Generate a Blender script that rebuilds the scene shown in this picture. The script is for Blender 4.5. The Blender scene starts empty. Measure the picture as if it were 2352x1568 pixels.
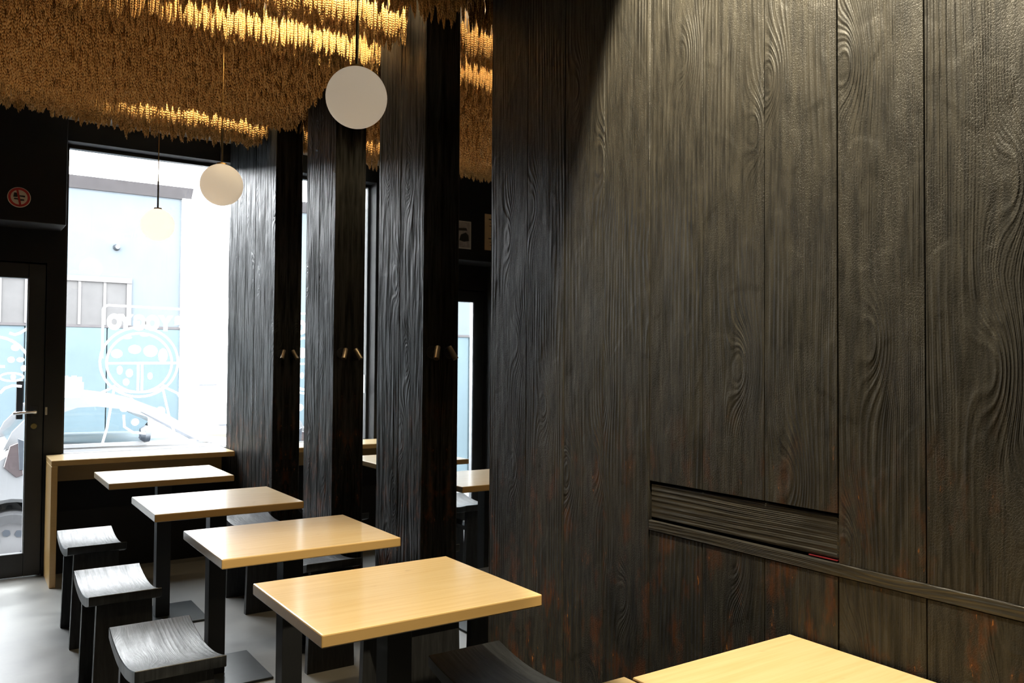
import bpy, bmesh, math, random
import numpy as np
from mathutils import Vector, Matrix
random.seed(7)
rng = np.random.default_rng(11)
SC = bpy.context.scene
C = SC.collection
PI = math.pi

# ------------------------------------------------------------------ camera, world, lights, exposure
cam_d = bpy.data.cameras.new('camera')
cam_d.sensor_width = 36.0
cam_d.lens = 1904.87 / 2352 * 36.0
cam_d.clip_start = 0.05
cam_d.clip_end = 200
cam = bpy.data.objects.new('camera', cam_d)
C.objects.link(cam)
CAM_H = 1.3514
_y, _p, _r = map(math.radians, (33.989, 1.4289, 0.4046))
_F = Vector((math.sin(_y) * math.cos(_p), math.cos(_y) * math.cos(_p), math.sin(_p)))
_R = Vector((math.cos(_y), -math.sin(_y), 0))
_U = _R.cross(_F)
_R2 = _R * math.cos(_r) + _U * math.sin(_r)
_U2 = -_R * math.sin(_r) + _U * math.cos(_r)
_M = Matrix((_R2, _U2, -_F)).transposed().to_4x4()
_M.translation = Vector((0, 0, CAM_H))
cam.matrix_world = _M
SC.camera = cam

SC.view_settings.view_transform = 'Standard'
SC.view_settings.look = 'None'
SC.view_settings.gamma = 1
SC.view_settings.use_curve_mapping = False
SC.view_settings.exposure = 0.0
try:
    SC.cycles.max_bounces = 10
    SC.cycles.diffuse_bounces = 5
    SC.cycles.glossy_bounces = 5
    SC.cycles.transparent_max_bounces = 12
    SC.cycles.sample_clamp_indirect = 6.0
    SC.cycles.caustics_reflective = False
    SC.cycles.caustics_refractive = False
except Exception:
    pass

world = bpy.data.worlds.new('overcast_sky')
SC.world = world
world.use_nodes = True
world.node_tree.nodes['Background'].inputs[0].default_value = (0.93, 0.97, 1.0, 1)
world.node_tree.nodes['Background'].inputs[1].default_value = 36.0

WARM = (1.0, 0.74, 0.42)


def light(name, kind, loc, target, power, color, **kw):
    d = bpy.data.lights.new(name, kind)
    d.energy = power
    d.color = color
    for k, v in kw.items():
        setattr(d, k, v)
    o = bpy.data.objects.new(name, d)
    C.objects.link(o)
    o.location = loc
    o.rotation_euler = (Vector(target) - Vector(loc)).to_track_quat('-Z', 'Y').to_euler()
    return o


# warm ceiling spot washing the charred plank wall (its cone edge draws the slanted shadow line)
_L = Vector((1.15, 1.20, 2.84))
light('ceiling_spot', 'SPOT', _L, _L + Vector((0.774, -0.200, -0.601)), 380, (1.0, 0.88, 0.64),
      spot_size=math.radians(113.4), spot_blend=0.10, shadow_soft_size=0.02)
# warm ceiling spots over the tables
light('ceiling_spot', 'SPOT', (0.55, 0.95, 2.82), (0.86, 2.06, 0.75), 380, (1.0, 0.87, 0.62),
      spot_size=math.radians(37), spot_blend=0.6, shadow_soft_size=0.03)
light('ceiling_spot', 'SPOT', (0.80, 2.40, 2.64), (0.97, 2.85, 0.75), 45, WARM,
      spot_size=math.radians(50), spot_blend=0.6, shadow_soft_size=0.03)
# warm strips in the slots of the wheat ceiling, each grazing the row of ears behind its slot
for _sx, _sy, _w, _pw in ((1.24, 2.985, 0.60, 4.2), (1.14, 3.27, 0.84, 8.6), (1.14, 4.856, 0.78, 4.2)):
    light('slot_light', 'AREA', (_sx, _sy, 2.83), (_sx, _sy + 0.30, 2.70), _pw, (1.0, 0.77, 0.45),
          shape='RECTANGLE', size=_w, size_y=0.03)
# unseen spot added low on the left to brighten the wheat
light('wheat_fill_spot', 'SPOT', (-0.5, 3.7, 0.12), (0.33, 3.75, 2.7), 70, (1.0, 0.70, 0.44),
      spot_size=math.radians(56), spot_blend=0.45, shadow_soft_size=0.05)
# sky portals at the two glazed openings
for _n, _x, _z, _sx, _sz in (('sky_portal', 1.12, 1.74, 1.06, 2.0), ('sky_portal', 0.033, 1.0, 0.72, 1.72)):
    _o = light(_n, 'AREA', (_x, 6.16, _z), (_x, 0, _z), 1, (1, 1, 1), shape='RECTANGLE', size=_sx, size_y=_sz)
    try:
        _o.data.cycles.is_portal = True
    except Exception:
        C.objects.unlink(_o)


# ------------------------------------------------------------------ materials
class NT:
    def __init__(self, name):
        self.m = bpy.data.materials.new(name)
        self.m.use_nodes = True
        self.t = self.m.node_tree
        self.t.nodes.clear()
        self.out = self.n('ShaderNodeOutputMaterial')

    def n(self, kind, ins=None, **props):
        nd = self.t.nodes.new(kind)
        for k, v in props.items():
            setattr(nd, k, v)
        for k, v in (ins or {}).items():
            s = nd.inputs[k]
            if isinstance(v, bpy.types.NodeSocket):
                self.t.links.new(v, s)
            elif isinstance(v, tuple) and len(v) == 3 and s.type == 'RGBA':
                s.default_value = v + (1,)
            else:
                s.default_value = v
        return nd

    def math(self, op, a, b=0.0, c=0.0, clamp=False):
        nd = self.n('ShaderNodeMath', {0: a, 1: b, 2: c}, operation=op)
        nd.use_clamp = clamp
        return nd.outputs[0]

    def dot(self, v, d):
        return self.n('ShaderNodeVectorMath', {0: v, 1: d}, operation='DOT_PRODUCT').outputs['Value']

    def xyz(self, x, y, z=0.0):
        return self.n('ShaderNodeCombineXYZ', {0: x, 1: y, 2: z}).outputs[0]

    def noise(self, vec, scale=1.0, detail=2.0, rough=0.5):
        return self.n('ShaderNodeTexNoise', {'Vector': vec, 'Scale': scale, 'Detail': detail, 'Roughness': rough}).outputs[0]

    def mix(self, f, a, b):
        nd = self.n('ShaderNodeMix', data_type='RGBA')
        for i, v in ((0, f), (6, a), (7, b)):
            s = nd.inputs[i]
            if isinstance(v, bpy.types.NodeSocket):
                self.t.links.new(v, s)
            elif i == 0:
                s.default_value = v
            else:
                s.default_value = tuple(v) + (1,)
        return nd.outputs[2]

    def ramp(self, f, lo, hi, a=0.0, b=1.0):
        nd = self.n('ShaderNodeMapRange', {0: f, 1: lo, 2: hi, 3: a, 4: b}, interpolation_type='SMOOTHSTEP')
        return nd.outputs[0]

    def finish(self, sh):
        self.t.links.new(sh, self.out.inputs[0])
        return self.m

    def bsdf(self, **ins):
        nd = self.n('ShaderNodeBsdfPrincipled')
        for k, v in ins.items():
            k = k.replace('_', ' ')
            s = nd.inputs[k]
            if isinstance(v, bpy.types.NodeSocket):
                self.t.links.new(v, s)
            elif isinstance(v, tuple) and len(v) == 3 and s.type == 'RGBA':
                s.default_value = v + (1,)
            else:
                s.default_value = v
        return nd


def flat(name, col, rough=0.5, metal=0.0, spec=0.5, noise=0.0, nscale=8.0, **kw):
    t = NT(name)
    if noise:
        co = t.n('ShaderNodeTexCoord').outputs['Object']
        f = t.noise(co, nscale, 4.0, 0.6)
        c = t.mix(f, tuple(max(0, x * (1 - noise)) for x in col), tuple(min(1, x * (1 + noise)) for x in col))
    else:
        c = tuple(col)
    b = t.bsdf(Base_Color=c, Roughness=rough, Metallic=metal, Specular_IOR_Level=spec, **kw)
    return t.finish(b.outputs[0])


def charred(name, across, along, F=430.0, ridge=0.0012, base=(0.026, 0.0235, 0.0185), rough=0.40, stain=1.0, crack=1.0,
            knot=26.0, warp=9.0, fine=0.0004, spec=0.5, lumps=1.0, streak=0.0):
    """charred timber: raised grain that bends round knots, blistered patches, rubbed brown stains"""
    t = NT(name)
    P = t.n('ShaderNodeTexCoord').outputs['Object']
    pid = t.n('ShaderNodeAttribute', attribute_name='pid').outputs['Fac']
    rnd = t.n('ShaderNodeObjectInfo').outputs['Random']
    off = t.math('MULTIPLY_ADD', rnd, 13.7, t.math('MULTIPLY', pid, 3.17))
    u = t.math('ADD', t.dot(P, across), t.math('MULTIPLY', off, 1.9))
    v = t.math('ADD', t.dot(P, along), t.math('MULTIPLY', off, 4.7))
    warpn = t.noise(t.xyz(t.math('MULTIPLY', u, 7.0), t.math('MULTIPLY', v, 0.9)), 1.0, 2.0, 0.5)
    vor = t.n('ShaderNodeTexVoronoi', {'Vector': t.xyz(t.math('MULTIPLY', u, 4.2), t.math('MULTIPLY', v, 1.7)), 'Scale': 1.0},
              voronoi_dimensions='2D', feature='F1')
    d = vor.outputs['Distance']
    kn = t.math('POWER', 2.718, t.math('MULTIPLY', t.math('MULTIPLY', d, d), -34.0))
    phase = t.math('ADD', t.math('MULTIPLY', u, F),
                   t.math('ADD', t.math('MULTIPLY', warpn, warp * 3.0), t.math('MULTIPLY', kn, knot)))
    s = t.math('MULTIPLY_ADD', t.math('SINE', phase), 0.5, 0.5)
    s = t.math('POWER', s, 1.6)
    patch = t.noise(t.xyz(t.math('MULTIPLY', u, 11.0), t.math('MULTIPLY', v, 2.2), 3.3), 1.0, 3.0, 0.6)
    m1 = t.math('MAXIMUM', t.ramp(patch, 0.40, 0.66, 0.12, 1.0), t.math('MULTIPLY', kn, 0.9))
    m2 = t.ramp(patch, 0.40, 0.56, 1.0, 0.0)
    finen = t.noise(t.xyz(t.math('MULTIPLY', u, 330.0), t.math('MULTIPLY', v, 9.0)), 1.0, 2.0, 0.6)
    dis = t.noise(t.xyz(t.math('MULTIPLY', u, 90.0), t.math('MULTIPLY', v, 60.0), 2.0), 1.0, 3.0, 0.6)
    cr = t.n('ShaderNodeTexVoronoi', {'Vector': t.xyz(t.math('MULTIPLY_ADD', u, 190.0, t.math('MULTIPLY', dis, 3.0)), t.math('MULTIPLY_ADD', v, 150.0, t.math('MULTIPLY', dis, -2.5))), 'Scale': 1.0},
             voronoi_dimensions='2D', feature='DISTANCE_TO_EDGE').outputs['Distance']
    cr = t.math('MULTIPLY', t.math('MINIMUM', cr, 0.16), 6.0)
    grit = t.noise(t.xyz(t.math('MULTIPLY', u, 300.0), t.math('MULTIPLY', v, 230.0)), 1.0, 3.0, 0.7)
    lump = t.noise(t.xyz(t.math('MULTIPLY', u, 20.0), t.math('MULTIPLY', v, 7.0), 9.0), 1.0, 2.0, 0.5)
    step = t.ramp(t.noise(t.xyz(t.math('MULTIPLY', u, 7.0), t.math('MULTIPLY', v, 4.0), 14.0), 1.0, 2.0, 0.5), 0.50, 0.56)
    s2 = t.math('MULTIPLY_ADD', t.math('SINE', t.math('MULTIPLY', phase, 2.7)), 0.5, 0.5)
    m3 = t.ramp(t.noise(t.xyz(t.math('MULTIPLY', u, 9.0), t.math('MULTIPLY', v, 3.0), 21.0), 1.0, 3.0, 0.6), 0.42, 0.60)
    h = t.math('MULTIPLY', t.math('MULTIPLY', s, m1), ridge)
    h = t.math('ADD', h, t.math('MULTIPLY', t.math('MULTIPLY', s2, m3), ridge * 0.42))
    h = t.math('ADD', h, t.math('MULTIPLY', finen, fine))
    h = t.math('ADD', h, t.math('MULTIPLY', t.math('MULTIPLY', cr, m2), 0.00034 * crack))
    h = t.math('ADD', h, t.math('MULTIPLY', grit, 0.0010 * crack))
    h = t.math('ADD', h, t.math('MULTIPLY', lump, 0.0042 * lumps))
    h = t.math('ADD', h, t.math('MULTIPLY', step, 0.0012 * crack))
    h = t.math('ADD', h, t.math('MULTIPLY', kn, 0.0035))
    bump = t.n('ShaderNodeBump', {'Height': h, 'Strength': 1.0, 'Distance': 1.0})
    tone = t.noise(t.xyz(t.math('MULTIPLY', u, 60.0), t.math('MULTIPLY', v, 5.0), 1.0), 1.0, 4.0, 0.7)
    dark = tuple(x * 0.45 for x in base)
    lite = tuple(x * 1.5 for x in base)
    col = t.mix(t.ramp(tone, 0.3, 0.7), dark, lite)
    if stain:
        st = t.noise(t.xyz(t.math('MULTIPLY', u, 16.0), t.math('MULTIPLY', v, 6.0), 5.0), 1.0, 4.0, 0.7)
        zz = t.dot(P, (0, 0, 1))
        low = t.ramp(zz, 0.75, 1.35, 1.0, 0.0)
        sm = t.math('MULTIPLY', t.math('MULTIPLY', t.ramp(st, 0.50, 0.70), low), 0.85 * stain)
        col = t.mix(sm, col, (0.085, 0.030, 0.010))
        fl_ = t.noise(t.xyz(t.math('MULTIPLY', u, 70.0), t.math('MULTIPLY', v, 22.0), 7.0), 1.0, 3.0, 0.6)
        fm = t.math('MULTIPLY', t.ramp(fl_, 0.655, 0.70), t.math('MULTIPLY', t.ramp(st, 0.48, 0.62), low))
        col = t.mix(fm, col, (0.34, 0.13, 0.03))
    rg = t.ramp(tone, 0.25, 0.75, rough + 0.10, rough - 0.06)
    sp = spec
    if streak:
        sk = t.noise(t.xyz(t.math('MULTIPLY', u, 42.0), t.math('MULTIPLY', v, 2.6), 31.0), 1.0, 3.0, 0.6)
        sk = t.ramp(sk, 0.36, 0.62, 1.0 - streak, 1.0)
        sp = t.math('MULTIPLY', sk, spec)
    b = t.bsdf(Base_Color=col, Roughness=rg, Specular_IOR_Level=sp, Normal=bump.outputs[0])
    return t.finish(b.outputs[0])


def glass(name, tint=(1, 1, 1), refl=1.0):
    t = NT(name)
    tr = t.n('ShaderNodeBsdfTransparent', {'Color': tint})
    gl = t.n('ShaderNodeBsdfGlossy', {'Color': (1, 1, 1), 'Roughness': 0.02})
    fr = t.n('ShaderNodeFresnel', {'IOR': 1.45})
    f = t.math('MULTIPLY', fr.outputs[0], refl * 0.6)
    mx = t.n('ShaderNodeMixShader', {0: f, 1: tr.outputs[0], 2: gl.outputs[0]})
    return t.finish(mx.outputs[0])


def table_wood(name):
    t = NT(name)
    P = t.n('ShaderNodeTexCoord').outputs['Object']
    rnd = t.n('ShaderNodeObjectInfo').outputs['Random']
    o = t.math('MULTIPLY', rnd, 17.0)
    x = t.math('ADD', t.dot(P, (1, 0, 0)), o)
    w = t.math('ADD', t.dot(P, (0, 1, 0.9)), o)
    g = t.noise(t.xyz(t.math('MULTIPLY', x, 3.0), t.math('MULTIPLY', w, 70.0)), 1.0, 4.0, 0.6)
    g2 = t.noise(t.xyz(t.math('MULTIPLY', x, 2.0), t.math('MULTIPLY', w, 7.0), 4.0), 1.0, 3.0, 0.6)
    col = t.mix(t.ramp(g, 0.3, 0.75), (0.75, 0.56, 0.295), (0.67, 0.47, 0.220))
    col = t.mix(t.math('MULTIPLY', t.ramp(g2, 0.45, 0.75), 0.4), col, (0.80, 0.62, 0.36))
    sp = t.noise(t.xyz(t.math('MULTIPLY', x, 14.0), t.math('MULTIPLY', w, 22.0), 8.0), 1.0, 2.0, 0.5)
    col = t.mix(t.math('MULTIPLY', t.ramp(sp, 0.68, 0.80), 0.35), col, (0.36, 0.20, 0.08))
    nz = t.dot(t.n('ShaderNodeTexCoord').outputs['Normal'], (0, 0, 1))
    edge = t.mix(g, (0.52, 0.335, 0.130), (0.44, 0.265, 0.090))      # darker tone on every face not turned upward
    col = t.mix(t.ramp(nz, 0.3, 0.6), edge, col)
    b = t.bsdf(Base_Color=col, Roughness=0.36, Specular_IOR_Level=0.5, Coat_Weight=0.6, Coat_Roughness=0.14)
    return t.finish(b.outputs[0])


def wheat_mat(name):
    t = NT(name)
    P = t.n('ShaderNodeTexCoord').outputs['Object']
    f = t.noise(P, 60.0, 2.0, 0.6)
    c = t.mix(f, (0.57, 0.31, 0.092), (0.82, 0.57, 0.26))
    b = t.bsdf(Base_Color=c, Roughness=0.5, Specular_IOR_Level=0.3)
    tl = t.n('ShaderNodeBsdfTranslucent', {'Color': c})
    mx = t.n('ShaderNodeMixShader', {0: 0.18, 1: b.outputs[0], 2: tl.outputs[0]})
    return t.finish(mx.outputs[0])


def concrete(name):
    t = NT(name)
    P = t.n('ShaderNodeTexCoord').outputs['Object']
    f = t.noise(P, 1.6, 6.0, 0.65)
    f2 = t.noise(P, 14.0, 4.0, 0.6)
    c = t.mix(t.ramp(f, 0.3, 0.7), (0.20, 0.205, 0.20), (0.32, 0.325, 0.31))
    c = t.mix(t.math('MULTIPLY', f2, 0.35), c, (0.26, 0.255, 0.24))
    b = t.bsdf(Base_Color=c, Roughness=t.ramp(f, 0.3, 0.7, 0.28, 0.42), Specular_IOR_Level=0.5)
    return t.finish(b.outputs[0])


M = {}
M['char_v'] = charred('charred_wood_vertical_grain', (1, 1, 0), (0, 0, 1), ridge=0.0019, rough=0.48, spec=0.2, lumps=1.3)
M['char_p'] = charred('charred_pilaster_wood', (1, 1, 0), (0, 0, 1), F=215, ridge=0.0026, base=(0.012, 0.0114, 0.0100), rough=0.45, crack=0.6, knot=22, warp=10, spec=0.27, lumps=1.5, streak=0.9)
M['char_h'] = charred('charred_wood_horizontal_grain', (1, 0, 1), (0, 1, 0), F=420, ridge=0.0026, stain=0.0, crack=0.4, knot=8, warp=5)
M['char_rail'] = charred('charred_wood_rail_grain', (1, 0, 1), (0, 1, 0), F=520, ridge=0.0016, stain=0.0, crack=0.3, knot=14, warp=9)
M['stool_seat'] = charred('black_stained_seat_wood', (1, 0, 0), (0, 1, 0), F=420, ridge=0.00028, base=(0.016, 0.017, 0.018), rough=0.36, lumps=0.45,
                          stain=0.0, crack=0.12, knot=18, warp=8, fine=0.00025)
M['stool_leg'] = charred('black_stained_leg_wood', (1, 0, 0), (0, 0, 1), F=420, ridge=0.0003, base=(0.016, 0.016, 0.016), rough=0.45,
                         stain=0.0, crack=0.1, knot=10, warp=6, fine=0.0002)
M['wood'] = table_wood('lacquered_maple')
M['black_paint'] = flat('matte_black_paint', (0.0065, 0.0065, 0.0072), 0.6, spec=0.3, noise=0.3, nscale=5)
M['black_metal'] = flat('black_powder_coated_steel', (0.012, 0.0125, 0.0135), 0.42, noise=0.2)
M['plate'] = flat('dark_steel_plate', (0.045, 0.052, 0.056), 0.28, metal=0.3, noise=0.3, nscale=14)
M['mirror'] = flat('mirror_glass', (0.90, 0.92, 0.92), 0.015, metal=1.0)
M['glass'] = glass('window_glass')
_t = NT('opal_glass')  # weak emission added to lift the globes, standing in for room light
M['opal'] = _t.finish(_t.n('ShaderNodeMixShader', {0: 0.72, 1: _t.bsdf(Base_Color=(0.96, 0.94, 0.89), Roughness=0.45, Specular_IOR_Level=0.25, Emission_Color=(1.0, 0.84, 0.66), Emission_Strength=0.48).outputs[0],
                                                  2: _t.n('ShaderNodeBsdfTranslucent', {'Color': (0.98, 0.96, 0.92)}).outputs[0]}).outputs[0])
_t = NT('opal_glass_window_glow')  # same glass, stronger emission standing in for window light behind the globe
M['opal_window_glow'] = _t.finish(_t.n('ShaderNodeMixShader', {0: 0.72, 1: _t.bsdf(Base_Color=(0.96, 0.94, 0.89), Roughness=0.45, Specular_IOR_Level=0.25, Emission_Color=(1.0, 0.93, 0.82), Emission_Strength=1.55).outputs[0],
                                                  2: _t.n('ShaderNodeBsdfTranslucent', {'Color': (0.98, 0.96, 0.92)}).outputs[0]}).outputs[0])
M['brass'] = flat('dark_brass', (0.42, 0.27, 0.10), 0.32, metal=1.0, noise=0.15)
M['bronze'] = flat('dark_bronze', (0.10, 0.075, 0.04), 0.35, metal=0.9, noise=0.2)
M['lamp_metal'] = flat('bronze_spot_metal', (0.30, 0.24, 0.17), 0.36, metal=0.8, noise=0.15)
M['floor'] = concrete('polished_concrete')
M['soffit'] = flat('grey_painted_plaster', (0.50, 0.50, 0.52), 0.75, noise=0.12)
M['wheat'] = wheat_mat('dried_wheat')
M['chrome'] = flat('brushed_chrome', (0.75, 0.76, 0.78), 0.22, metal=1.0)
M['oldbrass'] = flat('tarnished_brass', (0.30, 0.24, 0.10), 0.4, metal=0.9, noise=0.2)
_t = NT('white_vinyl')
M['decal'] = _t.finish(_t.n('ShaderNodeMixShader', {0: 0.80, 1: _t.bsdf(Base_Color=(0.90, 0.93, 0.95), Roughness=0.6).outputs[0],
                                                   2: _t.n('ShaderNodeBsdfTranslucent', {'Color': (0.96, 0.98, 0.98)}).outputs[0]}).outputs[0])
M['red'] = flat('red_print', (0.42, 0.02, 0.02), 0.5, noise=0.1)
M['red_dark'] = flat('dark_red_edging', (0.14, 0.006, 0.012), 0.5)
M['signwhite'] = flat('white_print', (0.72, 0.66, 0.55), 0.5, noise=0.06)
M['ink'] = flat('black_ink', (0.02, 0.02, 0.018), 0.6, noise=0.1)
M['paper'] = flat('tan_paper', (0.62, 0.42, 0.22), 0.8, noise=0.12, nscale=30)
M['poster'] = flat('grey_poster_print', (0.34, 0.31, 0.30), 0.6, noise=0.8, nscale=26)
M['poster_edge'] = flat('pale_poster_border', (0.52, 0.50, 0.47), 0.6, noise=0.05)
# outside
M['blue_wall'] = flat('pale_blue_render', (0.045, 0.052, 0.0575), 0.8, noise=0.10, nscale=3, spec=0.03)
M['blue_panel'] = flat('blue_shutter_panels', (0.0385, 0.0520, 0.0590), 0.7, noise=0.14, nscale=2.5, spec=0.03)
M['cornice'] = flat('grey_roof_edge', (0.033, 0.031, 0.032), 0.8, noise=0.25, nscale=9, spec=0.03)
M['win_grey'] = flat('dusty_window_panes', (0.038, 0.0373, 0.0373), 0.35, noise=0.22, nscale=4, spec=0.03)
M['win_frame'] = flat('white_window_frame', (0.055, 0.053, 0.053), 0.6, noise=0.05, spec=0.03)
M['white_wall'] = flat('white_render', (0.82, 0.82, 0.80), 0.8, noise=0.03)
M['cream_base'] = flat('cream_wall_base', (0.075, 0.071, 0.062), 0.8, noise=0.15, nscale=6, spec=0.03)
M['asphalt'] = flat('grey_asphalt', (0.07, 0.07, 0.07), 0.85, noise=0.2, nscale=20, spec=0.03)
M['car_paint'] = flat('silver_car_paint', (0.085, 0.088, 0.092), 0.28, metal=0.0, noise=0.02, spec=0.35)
M['car_glass'] = glass('car_window_glass', (0.95, 0.98, 0.99), 1.0)
M['tyre'] = flat('tyre_rubber', (0.012, 0.0125, 0.014), 0.8, noise=0.3, nscale=40)
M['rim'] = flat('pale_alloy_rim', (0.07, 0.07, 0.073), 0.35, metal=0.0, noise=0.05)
M['dark_plastic'] = flat('dark_plastic', (0.008, 0.012, 0.018), 0.5, noise=0.2)
M['tail_red'] = flat('tail_lamp_lens', (0.03, 0.024, 0.025), 0.25, noise=0.2)
M['seat_cloth'] = flat('grey_seat_cloth', (0.018, 0.026, 0.034), 0.85, noise=0.15, nscale=20)


# ------------------------------------------------------------------ object helpers
def tag(o, label=None, cat=None, group=None, kind=None):
    if label:
        o['label'] = label
    if cat:
        o['category'] = cat
    if group:
        o['group'] = group
    if kind:
        o['kind'] = kind
    return o


def thing(name, label, cat, loc=(0, 0, 0), group=None):
    o = bpy.data.objects.new(name, None)
    o.empty_display_size = 0.05
    C.objects.link(o)
    o.location = loc
    return tag(o, label, cat, group)


class MB:
    """collects boxes, prisms, tubes; build() links them as ONE mesh object"""

    def __init__(self):
        self.bm = bmesh.new()
        self.pid = self.bm.faces.layers.float.new('pid')

    def _tagpid(self, faces, pid):
        for f in faces:
            if f.is_valid:
                f[self.pid] = pid

    def box(self, lo, hi, bevel=0.0, pid=0.0, seg=1):
        lo, hi = Vector(lo), Vector(hi)
        before = set(self.bm.faces)
        r = bmesh.ops.create_cube(self.bm, size=1.0)
        vs = r['verts']
        for v in vs:
            v.co = Vector((lo[i] + (v.co[i] + 0.5) * (hi[i] - lo[i]) for i in range(3)))
        if bevel:
            es = list({e for v in vs for e in v.link_edges})
            bmesh.ops.bevel(self.bm, geom=es, offset=bevel, segments=seg, affect='EDGES', profile=0.5)
        self._tagpid(set(self.bm.faces) - before, pid)
        return self

    def prism(self, pts, axis, a, b, bevel=0.0, pid=0.0):
        """pts: 2D outline; extruded from a to b along axis 0/1/2 (other two axes in order)"""
        oth = [i for i in range(3) if i != axis]
        before = set(self.bm.faces)

        def mk(p, t):
            c = [0, 0, 0]
            c[oth[0]], c[oth[1]], c[axis] = p[0], p[1], t
            return self.bm.verts.new(c)
        A = [mk(p, a) for p in pts]
        B = [mk(p, b) for p in pts]
        self.bm.faces.new(A)
        self.bm.faces.new(B[::-1])
        n = len(pts)
        for i in range(n):
            self.bm.faces.new((A[i], B[i], B[(i + 1) % n], A[(i + 1) % n]))
        nf = list(set(self.bm.faces) - before)
        bmesh.ops.recalc_face_normals(self.bm, faces=nf)
        if bevel:
            es = list({e for v in A + B for e in v.link_edges})
            bmesh.ops.bevel(self.bm, geom=es, offset=bevel, segments=1, affect='EDGES')
        self._tagpid(set(self.bm.faces) - before, pid)
        return self

    def strip(self, front, back):
        """closed solid between two equally long vertex loops"""
        before = set(self.bm.faces)
        A = [self.bm.verts.new(p) for p in front]
        B = [self.bm.verts.new(p) for p in back]
        n = len(A)
        self.bm.faces.new(A)
        self.bm.faces.new(B[::-1])
        for i in range(n):
            self.bm.faces.new((A[i], B[i], B[(i + 1) % n], A[(i + 1) % n]))
        bmesh.ops.recalc_face_normals(self.bm, faces=list(set(self.bm.faces) - before))
        return self

    def lathe(self, prof, center, axis=(0, 0, 1), n=32):
        """prof: list of (radius, height) along axis"""
        c = Vector(center)
        az = Vector(axis).normalized()
        ax = az.orthogonal().normalized()
        ay = az.cross(ax)
        before = set(self.bm.faces)
        rings = []
        for r, h in prof:
            if r < 1e-6:
                rings.append([self.bm.verts.new(c + az * h)])
            else:
                rings.append([self.bm.verts.new(c + az * h + (ax * math.cos(2 * PI * i / n) + ay * math.sin(2 * PI * i / n)) * r) for i in range(n)])
        for a, b in zip(rings, rings[1:]):
            for i in range(n):
                j = (i + 1) % n
                if len(a) == 1 and len(b) == 1:
                    continue
                if len(a) == 1:
                    self.bm.faces.new((a[0], b[i], b[j]))
                elif len(b) == 1:
                    self.bm.faces.new((a[i], b[0], a[j]))
                else:
                    self.bm.faces.new((a[i], b[i], b[j], a[j]))
        bmesh.ops.recalc_face_normals(self.bm, faces=list(set(self.bm.faces) - before))
        return self

    def tube(self, pts, r, n=8, flat_axis=None, flat=1.0):
        """round tube through points; with flat_axis it is squashed along that axis"""
        pts = [Vector(p) for p in pts]
        rings = []
        for i, p in enumerate(pts):
            d = (pts[min(i + 1, len(pts) - 1)] - pts[max(i - 1, 0)])
            d = d.normalized() if d.length > 1e-9 else Vector((0, 0, 1))
            up = Vector((0, 1, 0)) if abs(d.y) < 0.9 else Vector((1, 0, 0))
            a = d.cross(up).normalized()
            b = d.cross(a)
            ring = []
            for k in range(n):
                o = (a * math.cos(2 * PI * k / n) + b * math.sin(2 * PI * k / n)) * r
                if flat_axis is not None:
                    o[flat_axis] *= flat
                ring.append(self.bm.verts.new(p + o))
            rings.append(ring)
        before = set()
        fs = []
        for a, b in zip(rings, rings[1:]):
            for k in range(n):
                fs.append(self.bm.faces.new((a[k], b[k], b[(k + 1) % n], a[(k + 1) % n])))
        fs.append(self.bm.faces.new(rings[0][::-1]))
        fs.append(self.bm.faces.new(rings[-1]))
        bmesh.ops.recalc_face_normals(self.bm, faces=fs)
        return self

    def build(self, name, mat, parent=None, smooth=False, loc=None):
        me = bpy.data.meshes.new(name)
        self.bm.to_mesh(me)
        self.bm.free()
        me.materials.append(mat)
        if smooth:
            me.polygons.foreach_set('use_smooth', [True] * len(me.polygons))
            try:
                me.set_sharp_from_angle(angle=math.radians(38))
            except Exception:
                pass
        o = bpy.data.objects.new(name, me)
        C.objects.link(o)
        if parent:
            o.parent = parent
        if loc is not None:
            o.location = loc
        return o


def struct(name, mb, mat, **kw):
    o = mb.build(name, mat, **kw)
    o['kind'] = 'structure'
    return o


def copy_tree(o, parent=None):
    c = o.copy()
    C.objects.link(c)
    c.parent = parent
    for ch in list(o.children):
        copy_tree(ch, c)
    return c


# ------------------------------------------------------------------ room shell
XW, XM, XB = 1.5717, 1.6531, 1.67         # plank face, mirror face, wall behind
YW = 5.95                                  # street wall, inner face
CEIL = 2.88
X0, Y0 = -1.75, -1.6
S = [5.8413, 4.8482, 4.3291, 3.9188, 3.4073, 2.9712, 2.4678, 2.246, 2.0428, 1.8537, 1.6614, 1.4693, 1.2762, 1.0827, 0.8894]
ZL0, ZL1, ZP0, ZP1 = 0.9013, 0.9275, 0.9334, 1.0327

struct('floor', MB().box((X0 - 0.15, Y0 - 0.15, -0.12), (XB + 0.15, 6.12, 0)), M['floor'])
struct('ceiling', MB().box((X0 - 0.15, Y0 - 0.15, CEIL), (XB + 0.15, 6.12, CEIL + 0.15)), M['soffit'])
struct('wall_left', MB().box((X0 - 0.15, Y0, 0), (X0, 6.12, CEIL)), M['black_paint'])
struct('wall_back', MB().box((X0 - 0.15, Y0 - 0.15, 0), (XB + 0.15, Y0, CEIL)), M['black_paint'])

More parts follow.
